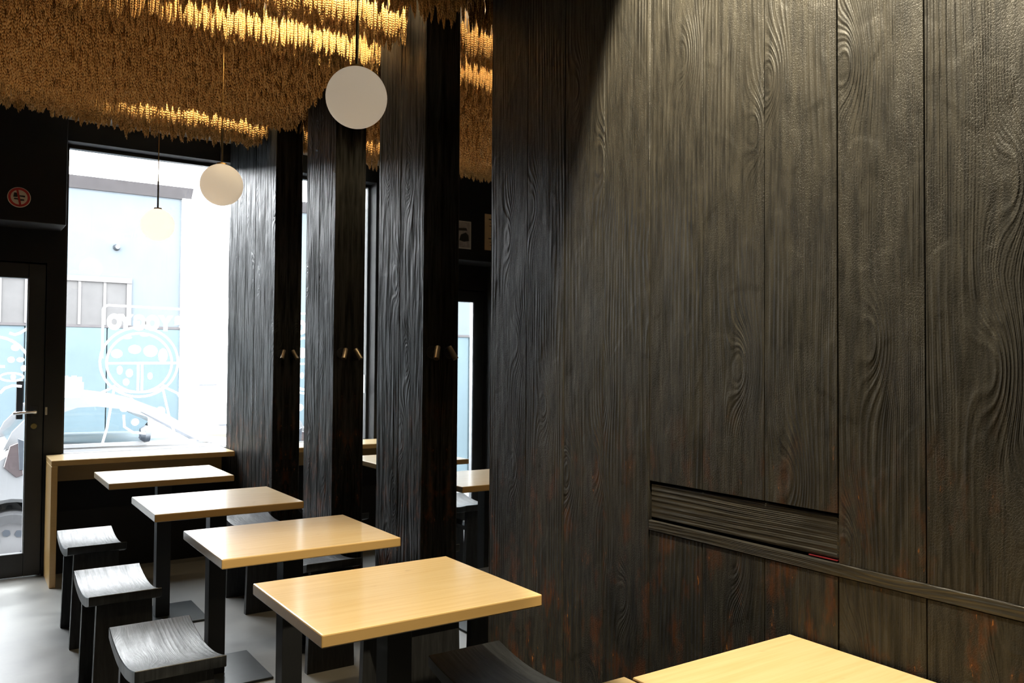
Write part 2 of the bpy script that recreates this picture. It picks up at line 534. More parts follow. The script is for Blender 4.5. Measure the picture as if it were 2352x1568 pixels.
# right wall: upright charred planks, cut round the rail and the flap
w = MB()
w.box((XB, Y0, 0), (XB + 0.15, 6.12, CEIL), pid=60)
w.box((XW + 0.035, Y0, 0), (XB, S[6] - 0.004, CEIL), pid=61)
edges = S[6:]
while edges[-1] > Y0:
    edges.append(edges[-1] - 0.1932)
edges[-1] = Y0
G = 0.0013
for k, (a, b) in enumerate(zip(edges, edges[1:])):
    dx = random.uniform(-0.0008, 0.0008)
    back = XW + 0.04 if k else XB
    parts = [(0.0, CEIL)]
    if k >= 4:
        parts = [(0.0, ZL0 - 0.001), ((ZP1 if k < 7 else ZL1) + 0.001, CEIL)]
    for j, (z0, z1) in enumerate(parts):
        w.box((XW + dx, b + G, z0), (back, a - (G if k else 0), z1), bevel=0.0009, pid=k * 1.37 + j * 0.71 + 1)
struct('wall_right', w, M['char_v'])

# rail under the flap, running on towards the viewer
rail = MB()
rail.box((XW - 0.003, Y0, ZL0), (XW + 0.04, S[10], ZL1 + 0.001), bevel=0.002, pid=3)
struct('trim_1', rail, M['char_rail'])

# flap set into the planks
fl = thing('wall_flap', 'low charred wooden flap with horizontal grain set into the big plank wall', 'wall panel', (XW, 1.372, ZP0))
MB().box((0.004, S[13] + 0.003 - 1.372, 0.002), (0.035, S[10] - 0.003 - 1.372, ZP1 - ZP0 - 0.005), bevel=0.0025, pid=5).build('panel', M['char_h'], fl)
MB().box((0.0015, S[13] + 0.003 - 1.372, -0.0018), (0.02, S[13] + 0.075 - 1.372, 0.0004)).build('red_edging', M['red_dark'], fl)

# charred pilasters and the mirrors between them
def pilaster(y1, y0, n, label, seed):
    o = MB()
    h = (y1 - y0) / n
    for i in range(n):
        a, b = y0 + i * h, y0 + (i + 1) * h
        o.box((XW + random.uniform(-0.0007, 0.0007), a + (G if i else 0), 0), (XB, b - (G if i < n - 1 else 0), CEIL), bevel=0.003, pid=seed + i * 1.9)
    ob = o.build('pilaster', M['char_p'])
    tag(ob, label, 'pilaster', 'charred pilasters between the mirrors')
    return ob


pilaster(S[0], S[1], 5, 'widest charred wood pilaster, right beside the street window', 20)
pilaster(S[2], S[3], 2, 'middle charred wood pilaster between two narrow strips of mirror', 33.4)
pilaster(S[4], S[5], 2, 'charred wood pilaster nearest the big plank wall, lit grey at its top', 40)
for a, b, lab in ((S[1], S[2], 'narrow mirror strip beside the widest pilaster near the window'),
                  (S[3], S[4], 'narrow mirror strip behind the nearest globe lamp, showing the counter end'),
                  (S[5], S[6], 'widest mirror strip at the edge of the big plank wall, showing the door and ceiling')):
    o = MB().box((XM, b + 0.001, 0.0), (XB - 0.001, a - 0.001, CEIL)).build('mirror', M['mirror'])
    tag(o, lab, 'mirror', 'mirrors between the pilasters')
# dark soffit returns above nothing else: street wall pieces
BZ, BY = 2.160, 5.65
DX0, DX1 = -0.415, 0.478                     # door leaf with its stiles
GX0, GX1 = -0.320, 0.385                     # door glass
WX0, WX1, WZ0, WZ1 = 0.583, XB, 0.742, 2.746
f = MB()
f.box((X0, YW, 0), (DX0 - 0.06, 6.12, CEIL))
f.box((DX0 - 0.06, YW, 1.955), (WX0, 6.12, CEIL))
f.box((DX1 + 0.004, YW, 0), (WX0, 6.12, 1.955))
f.box((WX0, YW, 0), (XB, 6.12, WZ0))
f.box((WX0, YW, WZ1), (XB, 6.12, CEIL))
f.box((DX0 - 0.06, 6.015, 0), (DX0 + 0.02, 6.12, 1.955))
f.box((DX1 - 0.02, 6.015, 0), (DX1 + 0.006, 6.12, 1.955))
f.box((DX0 - 0.06, 6.015, 1.925), (DX1 + 0.006, 6.12, 1.957))
f.box((DX0 - 0.06, YW, 0), (DX0 - 0.004, 6.02, 1.957))
f.box((-0.62, BY + 0.01, 0), (-0.442, YW, 2.158))
struct('wall_front', f, M['black_paint'])
wn = MB().box((WX0 - 0.01, 6.085, WZ0 - 0.01), (WX1, 6.093, WZ1 + 0.01))
struct('window_1', wn, M['glass'])
fr = MB()
fr.box((WX0, 6.06, WZ0), (WX0 + 0.022, 6.115, WZ1)).box((WX0, 6.06, WZ1 - 0.022), (XB, 6.115, WZ1))
struct('trim_2', fr, M['black_metal'])

# door
dr = bpy.data.objects.new('door_1', None)
C.objects.link(dr)
dr.location = (0.09, 5.985, 0)
dr['kind'] = 'structure'
def dpart(name, mb, mat, parent=dr, **kw):
    o = mb.build(name, mat, parent, **kw)
    o['kind'] = 'structure'
    return o
q = lambda x: x - 0.09
lf = MB()
lf.box((q(DX0), -0.025, 0.008), (q(GX0), 0.025, 1.945), bevel=0.002)
lf.box((q(GX1), -0.025, 0.008), (q(DX1), 0.025, 1.945), bevel=0.002)
lf.box((q(GX0), -0.025, 0.008), (q(GX1), 0.025, 0.150), bevel=0.002)
lf.box((q(GX0), -0.025, 1.852), (q(GX1), 0.025, 1.945), bevel=0.002)
dpart('door_frame', lf, M['black_metal'])
bd = MB()
for xx in (GX0, GX1 - 0.006):
    bd.box((q(xx), -0.02, 0.150), (q(xx) + 0.006, 0.02, 1.852))
dpart('glazing_bead', bd, M['chrome'])
dpart('glass_pane', MB().box((q(GX0) - 0.005, -0.004, 0.145), (q(GX1) + 0.005, 0.004, 1.857)), M['glass'])
hd = MB()
hd.lathe([(0, -0.03), (0.013, -0.03), (0.013, 0.0), (0, 0.0)], (q(0.430), -0.025, 1.02), (0, 1, 0), 16)
hd.tube([(q(0.430), -0.062, 1.02), (q(0.430), -0.03, 1.02)], 0.009)
hd.tube([(q(0.438), -0.060, 1.021), (q(0.36), -0.062, 1.019), (q(0.315), -0.060, 1.014)], 0.009)
h_ = dpart('door_handle', hd, M['chrome'], smooth=True)
h_['label'] = 'chrome lever handle'
dpart('handle_plate', MB().box((q(0.408), -0.029, 0.985), (q(0.452), -0.024, 1.06), bevel=0.002), M['black_metal'])
dpart('lock_cylinder', MB().lathe([(0, -0.012), (0.016, -0.012), (0.019, 0.0), (0, 0)], (q(0.428), -0.025, 0.932), (0, 1, 0), 20), M['oldbrass'], smooth=True)
dpart('pull_bar', MB().box((q(0.335), 0.05, 0.972), (q(0.372), 0.075, 1.212), bevel=0.002).box((q(0.35), 0.02, 1.0), (q(0.36), 0.055, 1.015)).box((q(0.35), 0.02, 1.17), (q(0.36), 0.055, 1.185)), M['black_metal'])
struct('trim_3', MB().box((DX1 + 0.008, YW - 0.004, 1.0), (DX1 + 0.022, YW, 1.05), bevel=0.001), M['chrome'])

# boxed bulkhead over the door, with sign and papers on its face
bk = MB().box((X0, BY, BZ), (0.554, YW, CEIL), bevel=0.003)
tag(bk.build('bulkhead', M['black_paint']), 'black boxed bulkhead above the glass door', 'bulkhead')

sg = thing('prohibition_sign', 'small round red and white prohibition sign on the black bulkhead', 'sign', (0.306, BY, 2.300))
MB().lathe([(0, -0.002), (0.058, -0.002), (0.060, 0.0), (0, 0)], (0, 0, 0), (0, 1, 0), 40).build('disc', M['signwhite'], sg)
MB().lathe([(0.043, -0.0032), (0.056, -0.0032), (0.056, -0.0015), (0.043, -0.0015), (0.043, -0.0032)], (0, 0, 0), (0, 1, 0), 40).build('red_ring', M['red'], sg)
bar = MB()
bar.prism([(-0.016, 0.045), (-0.005, 0.047), (0.012, -0.045), (0.001, -0.047)], 1, -0.0034, -0.0015)
bar.build('red_slash', M['red'], sg)
pic = MB()
pic.prism([(-0.030, 0.000), (-0.012, 0.000), (-0.006, 0.006), (0.010, 0.004), (0.030, 0.002), (0.030, 0.012), (0.010, 0.012), (-0.004, 0.012), (-0.014, 0.026), (-0.026, 0.026)], 1, -0.0028, -0.0012)
pic.prism([(-0.026, -0.014), (-0.010, -0.014), (0.004, -0.020), (0.026, -0.018), (0.026, -0.010), (0.004, -0.010), (-0.012, -0.006), (-0.026, -0.006)], 1, -0.0028, -0.0012)
pic.build('pictogram', M['ink'], sg)

ps = thing('poster', 'small grey printed poster on the bulkhead, seen in the widest mirror strip', 'poster', (-0.025, BY, 2.357))
MB().box((-0.075, -0.004, -0.110), (0.075, 0.0, 0.110), bevel=0.001).build('border', M['poster_edge'], ps)
MB().box((-0.066, -0.0048, -0.101), (0.066, -0.003, 0.101)).build('print', M['poster'], ps)
pk = MB()
pk.prism([(-0.055, -0.045), (-0.010, -0.055), (0.035, -0.045), (0.020, 0.000), (-0.025, 0.020), (-0.050, 0.0)], 1, -0.0056, -0.0046)
pk.prism([(-0.040, 0.035), (0.045, 0.030), (0.050, 0.050), (-0.030, 0.056)], 1, -0.0056, -0.0046)
pk.build('dark_shapes', M['ink'], ps)
nt = thing('notice', 'tan paper notice with dark lines on the bulkhead, seen in the widest mirror strip', 'notice', (-0.315, BY, 2.400))
MB().box((-0.085, -0.003, -0.146), (0.085, 0.0, 0.146), bevel=0.0008).build('paper', M['paper'], nt)
ln = MB()
for i in range(9):
    z = 0.10 - i * 0.026
    ln.box((-0.062, -0.0038, z), (0.02 + 0.045 * random.random(), -0.0025, z + 0.005 + 0.004 * (i % 3 == 0)))
ln.build('printed_lines', M['ink'], nt)

# ------------------------------------------------------------------ counter under the window
ct = thing('window_counter', 'pale wooden counter with one waterfall end running under the street window', 'counter', (0.4962, 5.5884, 0))
MB().box((0, 0, 0.716), (1.066, 0.354, 0.75), bevel=0.003).build('worktop', M['wood'], ct)
MB().box((0, 0.0005, 0), (0.034, 0.354, 0.716), bevel=0.003).build('end_panel', M['wood'], ct)
MB().box((0.034, 0.325, 0.585), (1.066, 0.345, 0.716)).build('back_rail', M['wood'], ct)

# ------------------------------------------------------------------ tables
TL, TW, TT, TZ = 0.5974, 0.5059, 0.0307, 0.75
def make_table(label, x, y, L=TL, W=TW, group='wooden tables in a row'):
    t = thing('table', label, 'table', (x + L / 2, y + W / 2, 0), group)
    MB().box((-L / 2, -W / 2, TZ - TT), (L / 2, W / 2, TZ), bevel=0.0035, seg=2).build('tabletop', M['wood'], t)
    MB().box((-0.035, -0.035, 0.010), (0.035, 0.035, TZ - TT), bevel=0.002).build('post', M['black_metal'], t)
    MB().box((-0.12, -0.12, TZ - TT - 0.008), (0.12, 0.12, TZ - TT)).build('top_bracket', M['black_metal'], t)
    MB().box((-0.197, -0.195, 0), (0.197, 0.195, 0.010), bevel=0.002).build('base_plate', M['plate'], t)
    return t


t1 = make_table('warm-lit wooden table at lower centre, nearest whole table of the row', 0.6836, 1.751)
def table_copy(label, x, y):
    t = copy_tree(t1)
    t.location = (x + TL / 2, y + TW / 2, 0)
    t['label'] = label
    return t
table_copy('second wooden table from the front of the row, with window glare on its left end', 0.6856, 2.5734)
table_copy('third wooden table of the row, glare-washed, between the second and the farthest', 0.6624, 3.4526)
table_copy('farthest wooden table, top white with glare, right in front of the window counter', 0.6385, 4.4237)
make_table('bright wooden table at the bottom right corner, pushed against the plank wall', 1.092, 0.603, 0.470, 0.597)
table_copy('wooden table at the bottom edge of which only a corner shows', 0.4856, 0.706)

# ------------------------------------------------------------------ stools
def make_stool(label, x, y):
    r = thing('stool', label, 'stool', (x, y, 0), 'black saddle-seat stools')
    hw, hl = 0.126, 0.232
    n = 14
    dip = 0.034
    top = [(-hl + 2 * hl * i / n) for i in range(n + 1)]
    zt = lambda yy: 0.480 - dip * (1 - (yy / hl) ** 2)
    th = 0.034
    outline = [(yy, zt(yy)) for yy in top] + [(yy, zt(yy) - th - 0.004 * (1 - (yy / hl) ** 2)) for yy in top[::-1]]
    s = MB()
    s.prism(outline, 0, -hw, hw, bevel=0.002)
    s.build('seat', M['stool_seat'], r, smooth=True)
    for sy in (-0.188, 0.188):
        l = MB()
        zz = zt(sy) - th + 0.004
        a = [(-0.108, sy - 0.016, 0), (0.108, sy - 0.016, 0), (0.096, sy - 0.016, zz), (-0.096, sy - 0.016, zz)]
        b = [(p[0], p[1] + 0.032, p[2]) for p in a]
        l.strip(a, b)
        l.build('leg', M['stool_leg'], r)
    MB().box((-0.045, -0.174, 0.300), (0.045, 0.174, 0.325)).build('stretcher', M['stool_leg'], r)
    return r


st = make_stool('black saddle stool at the bottom left, front one of the left row', 0.565, 2.755)
def stool(label, x, y):
    o = copy_tree(st)
    o.location = (x, y, 0)
    o['label'] = label
    return o
stool('black saddle stool in the middle of the left row', 0.557, 3.629)
stool('black saddle stool at the far end of the left row, beside the counter end', 0.584, 4.572)
stool('black saddle stool behind the third table, its seat just showing beneath that tabletop', 1.425, 4.670)
stool('black saddle stool between second table and pilasters, seat visible above the nearest tabletop', 1.400, 3.680)
stool('black saddle stool mostly hidden behind the nearest whole table', 1.415, 2.770)
stool('dark stool at the bottom centre, between the nearest whole table and the plank wall', 1.315, 1.965)

# ------------------------------------------------------------------ globe pendants
def make_pendant(label, x, y, z, rad, glow=0.16):
    p = thing('pendant_lamp', label, 'lamp', (x, y, z), 'globe pendant lamps')
    prof = [(0.0, -rad)] + [(rad * math.sin(PI * i / 28), -rad * math.cos(PI * i / 28)) for i in range(1, 28)]
    prof = [q_ for q_ in prof if not (q_[1] > 0 and q_[0] < 0.016)] + [(0.016, rad * 0.985), (0, rad * 0.985)]
    MB().lathe(prof, (0, 0, 0), n=56).build('globe', M['opal'] if glow < 0.2 else M['opal_window_glow'], p, smooth=True)
    MB().lathe([(0, rad * 0.97), (0.022, rad * 0.975), (0.020, rad + 0.004), (0.006, rad + 0.007), (0, rad + 0.007)], (0, 0, 0), n=24).build('cap', M['brass'], p, smooth=True)
    MB().lathe([(0, rad), (0.0046, rad), (0.0046, rad + 0.150), (0, rad + 0.150)], (0, 0, 0), n=12).build('rod', M['bronze'], p, smooth=True)
    MB().lathe([(0, rad + 0.14), (0.0026, rad + 0.14), (0.0026, CEIL - z), (0, CEIL - z)], (0, 0, 0), n=10).build('cable', M['brass'], p, smooth=True)
    return p


GR = 0.0872
make_pendant('nearest and largest white globe pendant lamp hanging before the pilasters', 0.947, 2.212, 2.107, GR)
make_pendant('middle white globe pendant lamp hanging at the right edge of the window', 0.924, 3.565, 2.088, GR)
make_pendant('farthest and smallest white globe pendant lamp, pale against the bright window', 0.905, 4.78, 2.080, GR, 0.7)

# ------------------------------------------------------------------ little wall spots on the pilaster sides
def make_spot(label, y):
    r = thing('wall_spotlight', label, 'wall lamp', (1.612, y, 1.390), 'wall spotlights on the pilaster sides')
    MB().lathe([(0, 0), (0.026, 0.0), (0.025, -0.006), (0, -0.006)], (0, 0, 0), (0, 1, 0), 28).build('rosette', M['black_metal'], r, smooth=True)
    MB().tube([(0, -0.004, 0), (0.006, -0.024, 0.003)], 0.004).build('arm', M['black_metal'], r)
    ax = Vector((-0.34, -0.42, -0.84)).normalized()
    c = Vector((0.008, -0.030, 0.003)) - ax * 0.022
    MB().lathe([(0.0, 0.0), (0.0105, 0.0), (0.0115, 0.002), (0.0115, 0.058), (0.0098, 0.058), (0.0098, 0.040), (0, 0.038)], c, ax, 24).build('shade', M['lamp_metal'], r, smooth=True)
    return r


sp = make_spot('small bronze wall spotlight on the side of the pilaster nearest the plank wall', S[5])
for yy, lab in ((S[3], 'small bronze wall spotlight on the side of the middle pilaster'),
                (S[1], 'small bronze wall spotlight on the side of the widest pilaster by the window')):
    o = copy_tree(sp)
    o.location = (1.612, yy, 1.390)
    o['label'] = lab

# ------------------------------------------------------------------ lettering and drawings on the glass
def arc(cx, cz, rx, rz, a0, a1, y, n=28):
    return [(cx + rx * math.cos(a0 + (a1 - a0) * i / n), y, cz + rz * math.sin(a0 + (a1 - a0) * i / n)) for i in range(n + 1)]


GY = 6.0835
wd = thing('window_decal', 'white line drawing and mirrored lettering stuck on the street window', 'window decal', (0, 0, 0))
_lay = [0]
def t_(mb, pts, r=0.0075):
    """flat sticker stroke: a ribbon of width 2r lying on the glass"""
    _lay[0] += 1
    dy = -0.0006 * _lay[0]
    P2 = [Vector((p[0], p[2])) for p in pts]
    L_, R_ = [], []
    for i, p in enumerate(P2):
        d = (P2[min(i + 1, len(P2) - 1)] - P2[max(i - 1, 0)]).normalized()
        nrm = Vector((-d.y, d.x)) * r
        L_.append(mb.bm.verts.new((p.x + nrm.x, pts[0][1] + dy, p.y + nrm.y)))
        R_.append(mb.bm.verts.new((p.x - nrm.x, pts[0][1] + dy, p.y - nrm.y)))
    for i in range(len(P2) - 1):
        mb.bm.faces.new((L_[i], L_[i + 1], R_[i + 1], R_[i]))


def blob(pts, y, parent):
    _lay[0] += 1
    mb = MB()
    mb.bm.faces.new([mb.bm.verts.new((p[0], y - 0.0006 * _lay[0], p[1])) for p in pts])
    return mb.build('dot', M['decal'], parent)



m_ = MB()
t_(m_, [(1.60, GY, 1.700)] + [(0.86, GY, 1.712)] + arc(0.86, 1.677, 0.037, 0.035, PI / 2, PI, GY, 8) + [(0.823, GY, 1.36)])
m_.build('frame_line', M['decal'], wd)
m_ = MB()
t_(m_, arc(1.055, 1.335, 0.245, 0.235, 0, 2 * PI, GY, 48))
t_(m_, arc(1.055, 1.330, 0.205, 0.20, 0, 2 * PI, GY, 48))
t_(m_, [(0.86, GY, 1.325), (1.33, GY, 1.330)])
t_(m_, [(1.045, GY, 1.32), (1.045, GY, 1.13)])
t_(m_, [(1.070, GY, 1.32), (1.070, GY, 1.13)])
t_(m_, arc(1.055, 1.18, 0.16, 0.05, PI, 2 * PI, GY, 16))
t_(m_, [(0.90, GY, 1.17), (0.86, GY, 0.90), (0.83, GY, 0.78)])
t_(m_, [(0.90, GY, 1.17), (0.80, GY, 1.12), (0.74, GY, 1.06)])
t_(m_, [(1.20, GY, 1.17), (1.25, GY, 0.95), (1.30, GY, 0.80)])
t_(m_, [(1.20, GY, 1.17), (1.30, GY, 1.12), (1.34, GY, 1.05)])
t_(m_, [(0.96, GY, 0.98), (0.965, GY, 0.90), (1.02, GY, 0.86), (1.10, GY, 0.85)])
m_.build('line_drawing', M['decal'], wd)
m_ = MB()
for cx, cz, rx, rz in ((0.91, 1.39, 0.035, 0.03), (0.93, 1.28, 0.018, 0.03), (0.99, 1.26, 0.022, 0.028), (0.97, 1.20, 0.02, 0.024), (1.12, 1.24, 0.016, 0.024),
                       (1.02, 1.42, 0.04, 0.03), (1.12, 1.41, 0.045, 0.04), (1.20, 1.38, 0.03, 0.05), (1.0, 1.07, 0.022, 0.026), (0.96, 1.02, 0.025, 0.02), (1.06, 1.02, 0.022, 0.022),
                       (1.14, 1.0, 0.035, 0.028), (1.19, 1.0, 0.03, 0.03), (1.03, 0.93, 0.024, 0.024), (1.08, 1.52, 0.03, 0.012), (0.97, 1.50, 0.03, 0.012)):
    pts = [(cx + rx * math.cos(2 * PI * i / 18), cz + rz * math.sin(2 * PI * i / 18)) for i in range(18)]
    blob(pts, GY, wd)
m_.bm.free()
m_ = MB()
m_.bm.faces.new([m_.bm.verts.new((a, GY - 0.0004, b)) for a, b in ((0.588, 1.10), (0.705, 1.10), (0.705, 1.15), (0.716, 1.15), (0.716, 1.20), (0.705, 1.20), (0.705, 1.235), (0.675, 1.235), (0.675, 1.243), (0.645, 1.243), (0.645, 1.235), (0.625, 1.235), (0.625, 1.243), (0.588, 1.243))])
m_.build('text_block', M['decal'], wd)
for ch, cx in zip('OYGOYS', (0.892, 0.962, 1.050, 1.130, 1.215, 1.300)):
    cu = bpy.data.curves.new('letter', 'FONT')
    cu.body = ch
    cu.size = 0.125
    cu.align_x = 'CENTER'
    cu.offset = 0.011
    cu.extrude = 0.0
    tmp = bpy.data.objects.new('letter', cu)
    C.objects.link(tmp)
    dg = bpy.context.evaluated_depsgraph_get()
    me = bpy.data.meshes.new_from_object(tmp.evaluated_get(dg))
    bpy.data.objects.remove(tmp)
    for v in me.vertices:                     # read from the street: x runs the other way inside
        v.co = Vector((cx - v.co.x * 0.80, GY - 0.0003, 1.560 + v.co.y))
    me.flip_normals()
    me.materials.clear()
    me.materials.append(M['decal'])
    lo = bpy.data.objects.new('letter', me)
    C.objects.link(lo)
    lo.parent = wd

dd = thing('door_decal', 'white line drawing stuck on the glass of the door', 'window decal', (0, 0, 0))
_lay[0] = 0
DY = 5.980
m_ = MB()
t_(m_, arc(0.215, 1.25, 0.20, 0.235, 0.15, PI * 0.95, DY, 30), 0.008)
t_(m_, [(0.288, DY, 1.510), (0.318, DY, 1.500), (0.345, DY, 1.512), (0.383, DY, 1.540)], 0.008)
t_(m_, arc(0.305, 1.238, 0.062, 0.024, 0, 2 * PI, DY, 26), 0.006)
t_(m_, [(0.245, DY, 1.14), (0.27, DY, 1.17), (0.31, DY, 1.185), (0.36, DY, 1.18)], 0.008)
t_(m_, [(0.20, DY, 1.306), (0.268, DY, 1.302)], 0.008)
t_(m_, [(-0.14, DY, 1.40), (0.0, DY, 1.30), (0.1, DY, 1.32)], 0.008)
m_.build('line_drawing', M['decal'], dd)
m_ = MB()
for cx, cz, rx, rz in ((0.321, 1.420, 0.023, 0.021), (0.300, 1.345, 0.020, 0.019), (0.350, 1.345, 0.022, 0.015), (0.368, 1.292, 0.016, 0.020), (0.313, 1.238, 0.014, 0.02), (0.10, 1.38, 0.02, 0.02), (0.02, 1.2, 0.02, 0.02)):
    pts = [(cx + rx * math.cos(2 * PI * i / 18), cz + rz * math.sin(2 * PI * i / 18)) for i in range(18)]
    blob(pts, DY, dd)
m_.bm.free()

# ------------------------------------------------------------------ wheat ceiling
def ear_template(levels, fat=1.0, L=0.105):
    V, Fc = [], []

    def spike(c, d, w, l):
        c, d = np.array(c), np.array(d) / np.linalg.norm(d)
        a = np.cross(d, (0, 1, 0.01))
        a /= np.linalg.norm(a)
        b = np.cross(d, a)
        i = len(V)
        V.extend([c - d * l * 0.45, c + a * w, c + b * w, c - a * w, c - b * w, c + d * l * 0.55])
        for k in range(4):
            j = (k + 1) % 4
            Fc.append((i, i + 1 + k, i + 1 + j))
            Fc.append((i + 5, i + 1 + j, i + 1 + k))
    for k in range(levels):
        z = -(k + 0.6) * L / (levels + 0.8)
        s = (0.72 + 0.56 * math.sin(PI * min(1.0, (k + 1.2) / (levels + 1.6))) - 0.25 * (k / levels) ** 3) * fat
        for sx in (-1, 1):
            zz = z - (0.5 * L / levels if sx > 0 else 0)
            spike((sx * 0.0032 * s, 0, zz), (sx * 0.20, 0.0, -1), 0.0036 * s, 1.75 * L / levels)
        if fat > 1.0:
            for sy in (-1, 1):
                spike((0, sy * 0.0030 * s, z), (0, sy * 0.3, -1), 0.0030 * s, 1.7 * L / levels)
    spike((0, 0, -L), (0, 0, -1), 0.0024 * fat, 0.02)
    return np.array(V, dtype=np.float64), np.array(Fc, dtype=np.int32)


def stalk_template():
    V, Fc = [], []
    for z in (1.0, 0.0):
        for k in range(3):
            V.append((0.0017 * math.cos(2 * PI * k / 3), 0.0017 * math.sin(2 * PI * k / 3), z))
    for k in range(3):
        j = (k + 1) % 3
        Fc += [(k, j, 3 + k), (j, 3 + j, 3 + k)]
    return np.array(V), np.array(Fc, dtype=np.int32)


SLOTS = [(2.83, 3.07), (3.215, 3.45), (4.72, 4.93)]
def in_slot(y):
    return any(a < y < b for a, b in SLOTS)


def row_z(x, y):
    return 2.692 + 0.010 * math.sin(x * 2.3 + y * 5.1) + 0.008 * math.sin(x * 6.1 - y * 3.7)


ears = []        # x, y, tip z, length scale, tilt x, tilt y, spin
y = 2.32
rows = []
while y < 5.235:
    if not in_slot(y) and not any(b <= y < b + 0.05 for a, b in SLOTS):
        rows.append(y)
    y += 0.052
for a, b in SLOTS:
    rows += [b + 0.004, b + 0.024, a - 0.004]
for ry in sorted(rows):
    x = -0.62 + random.uniform(0, 0.01)
    rz = random.uniform(-0.012, 0.012)
    while x < XM - 0.026:
        lead = any(b <= ry < b + 0.03 for a, b in SLOTS)
        xx = x + random.gauss(0, 0.0006 if lead else 0.003)
        yy = ry + random.gauss(0, 0.001 if lead else 0.009)
        if any(a < yy < b for a, b in SLOTS):
            yy = ry + abs(random.gauss(0, 0.005)) * (1 if ry > 3.0 else -1)
        x += 0.0158 + random.uniform(-0.0008, 0.0008) if lead else 0.0128 + random.uniform(-0.003, 0.003)
        inp = (S[5] - 0.05 < yy < S[4] + 0.05 or S[3] - 0.05 < yy < S[2] + 0.05 or yy > S[1] - 0.05 or yy < S[6] + 0.05)
        if inp and xx > XW - 0.025:
            continue
        if min(math.hypot(xx - a, yy - b) for a, b in ((0.947, 2.212), (0.924, 3.565), (0.905, 4.78))) < 0.016:
            continue
        tz = row_z(xx, yy) + rz + random.gauss(0, 0.014)
        tx, ty = random.gauss(0, 0.03 if lead else 0.07), random.gauss(0, 0.04 if lead else 0.09)
        if random.random() < 0.012 and not lead:
            tz -= random.uniform(0.015, 0.06)
            ty += random.choice((-1, 1)) * random.uniform(0.05, 0.3)
        ears.append((xx, yy, tz, random.uniform(0.85, 1.12), tx, ty, random.uniform(0, PI)))
E = np.array(ears)
# far left of the room, out of the frame: the same fringe, more thinly sown
extra = []
for ry in sorted(rows):
    x = X0 + 0.05
    while x < -0.62:
        extra.append((x + random.gauss(0, 0.004), ry + random.gauss(0, 0.01), 2.69 + random.gauss(0, 0.014), random.uniform(0.9, 1.1), random.gauss(0, 0.07), random.gauss(0, 0.07), random.uniform(0, PI)))
        x += 0.024


def place(tv, e, axis_stretch=True):
    """template verts -> world for every ear row in e; ear hangs from its top, tip at z"""
    n = len(e)
    L = 0.115 * e[:, 3]
    cs, sn = np.cos(e[:, 6]), np.sin(e[:, 6])
    x = tv[None, :, 0] * cs[:, None] - tv[None, :, 1] * sn[:, None]
    yv = tv[None, :, 0] * sn[:, None] + tv[None, :, 1] * cs[:, None]
    z = tv[None, :, 2] * e[:, 3][:, None]
    x = x + z * np.sin(e[:, 5])[:, None]
    yv = yv + z * np.sin(e[:, 4])[:, None]
    out = np.stack([x + e[:, 0][:, None], yv + e[:, 1][:, None], z + (e[:, 2] + L)[:, None]], axis=2)
    return out.reshape(-1, 3)


def place_stalk(tv, e):
    L = 0.115 * e[:, 3]
    z0 = e[:, 2] + L - 0.004
    z = z0[:, None] + tv[None, :, 2] * (CEIL - z0)[:, None]
    out = np.stack([tv[None, :, 0] + e[:, 0][:, None] + 0 * z, tv[None, :, 1] + e[:, 1][:, None] + 0 * z, z], axis=2)
    return out.reshape(-1, 3)


def faces_rep(tf, n, nv):
    return (tf[None] + (np.arange(n) * nv)[:, None, None]).reshape(-1, 3)


def mesh_from(name, Vv, Ff):
    me = bpy.data.meshes.new(name)
    me.vertices.add(len(Vv))
    me.vertices.foreach_set('co', np.ascontiguousarray(Vv, dtype=np.float32).ravel())
    me.loops.add(len(Ff) * 3)
    me.loops.foreach_set('vertex_index', np.ascontiguousarray(Ff, dtype=np.int32).ravel())
    me.polygons.add(len(Ff))
    me.polygons.foreach_set('loop_start', np.arange(0, len(Ff) * 3, 3, dtype=np.int32))
    me.update(calc_edges=True)
    me.materials.append(M['wheat'])
    return me


T_hi = ear_template(10, 1.16)
T_lo = ear_template(7, 1.45)
T_st = stalk_template()
# the 300 ears that show largest: whole ears in the front faces of the two nearest slots
Rw = np.array([list(_R2), list(_U2), list(_F)])
dvec = E[:, :3] - np.array([0, 0, CAM_H])
cc = dvec @ Rw.T
px = 1176 + 1904.87 * cc[:, 0] / cc[:, 2]
py = 784 - 1904.87 * cc[:, 1] / cc[:, 2]
front = np.zeros(len(E), bool)
for a, b in SLOTS[:2]:
    front |= (E[:, 1] > b - 0.004) & (E[:, 1] < b + 0.034)
ok = front & (px > 330) & (px < 1068) & (py > 12) & (py < 330)
size = np.where(ok, E[:, 3] * 1904.0 / cc[:, 2], 0)
pick = np.argsort(-size)[:300]
pick = pick[size[pick] > 0]
mask = np.ones(len(E), bool)
mask[pick] = False
rest = E[mask]
near = rest[:, 1] < 3.75
Vs, Fs, base = [], [], 0
for e, T in ((rest[near], T_hi), (rest[~near], T_lo), (np.array(extra), T_lo)):
    Vs.append(place(T[0], e))
    Fs.append(faces_rep(T[1], len(e), len(T[0])) + base)
    base += len(e) * len(T[0])
    Vs.append(place_stalk(T_st[0], e))
    Fs.append(faces_rep(T_st[1], len(e), len(T_st[0])) + base)
    base += len(e) * len(T_st[0])
o = bpy.data.objects.new('hanging_wheat', mesh_from('hanging_wheat', np.concatenate(Vs), np.concatenate(Fs)))
C.objects.link(o)
tag(o, 'dense golden mass of dried wheat ears hanging from the whole ceiling', 'dried wheat', kind='stuff')
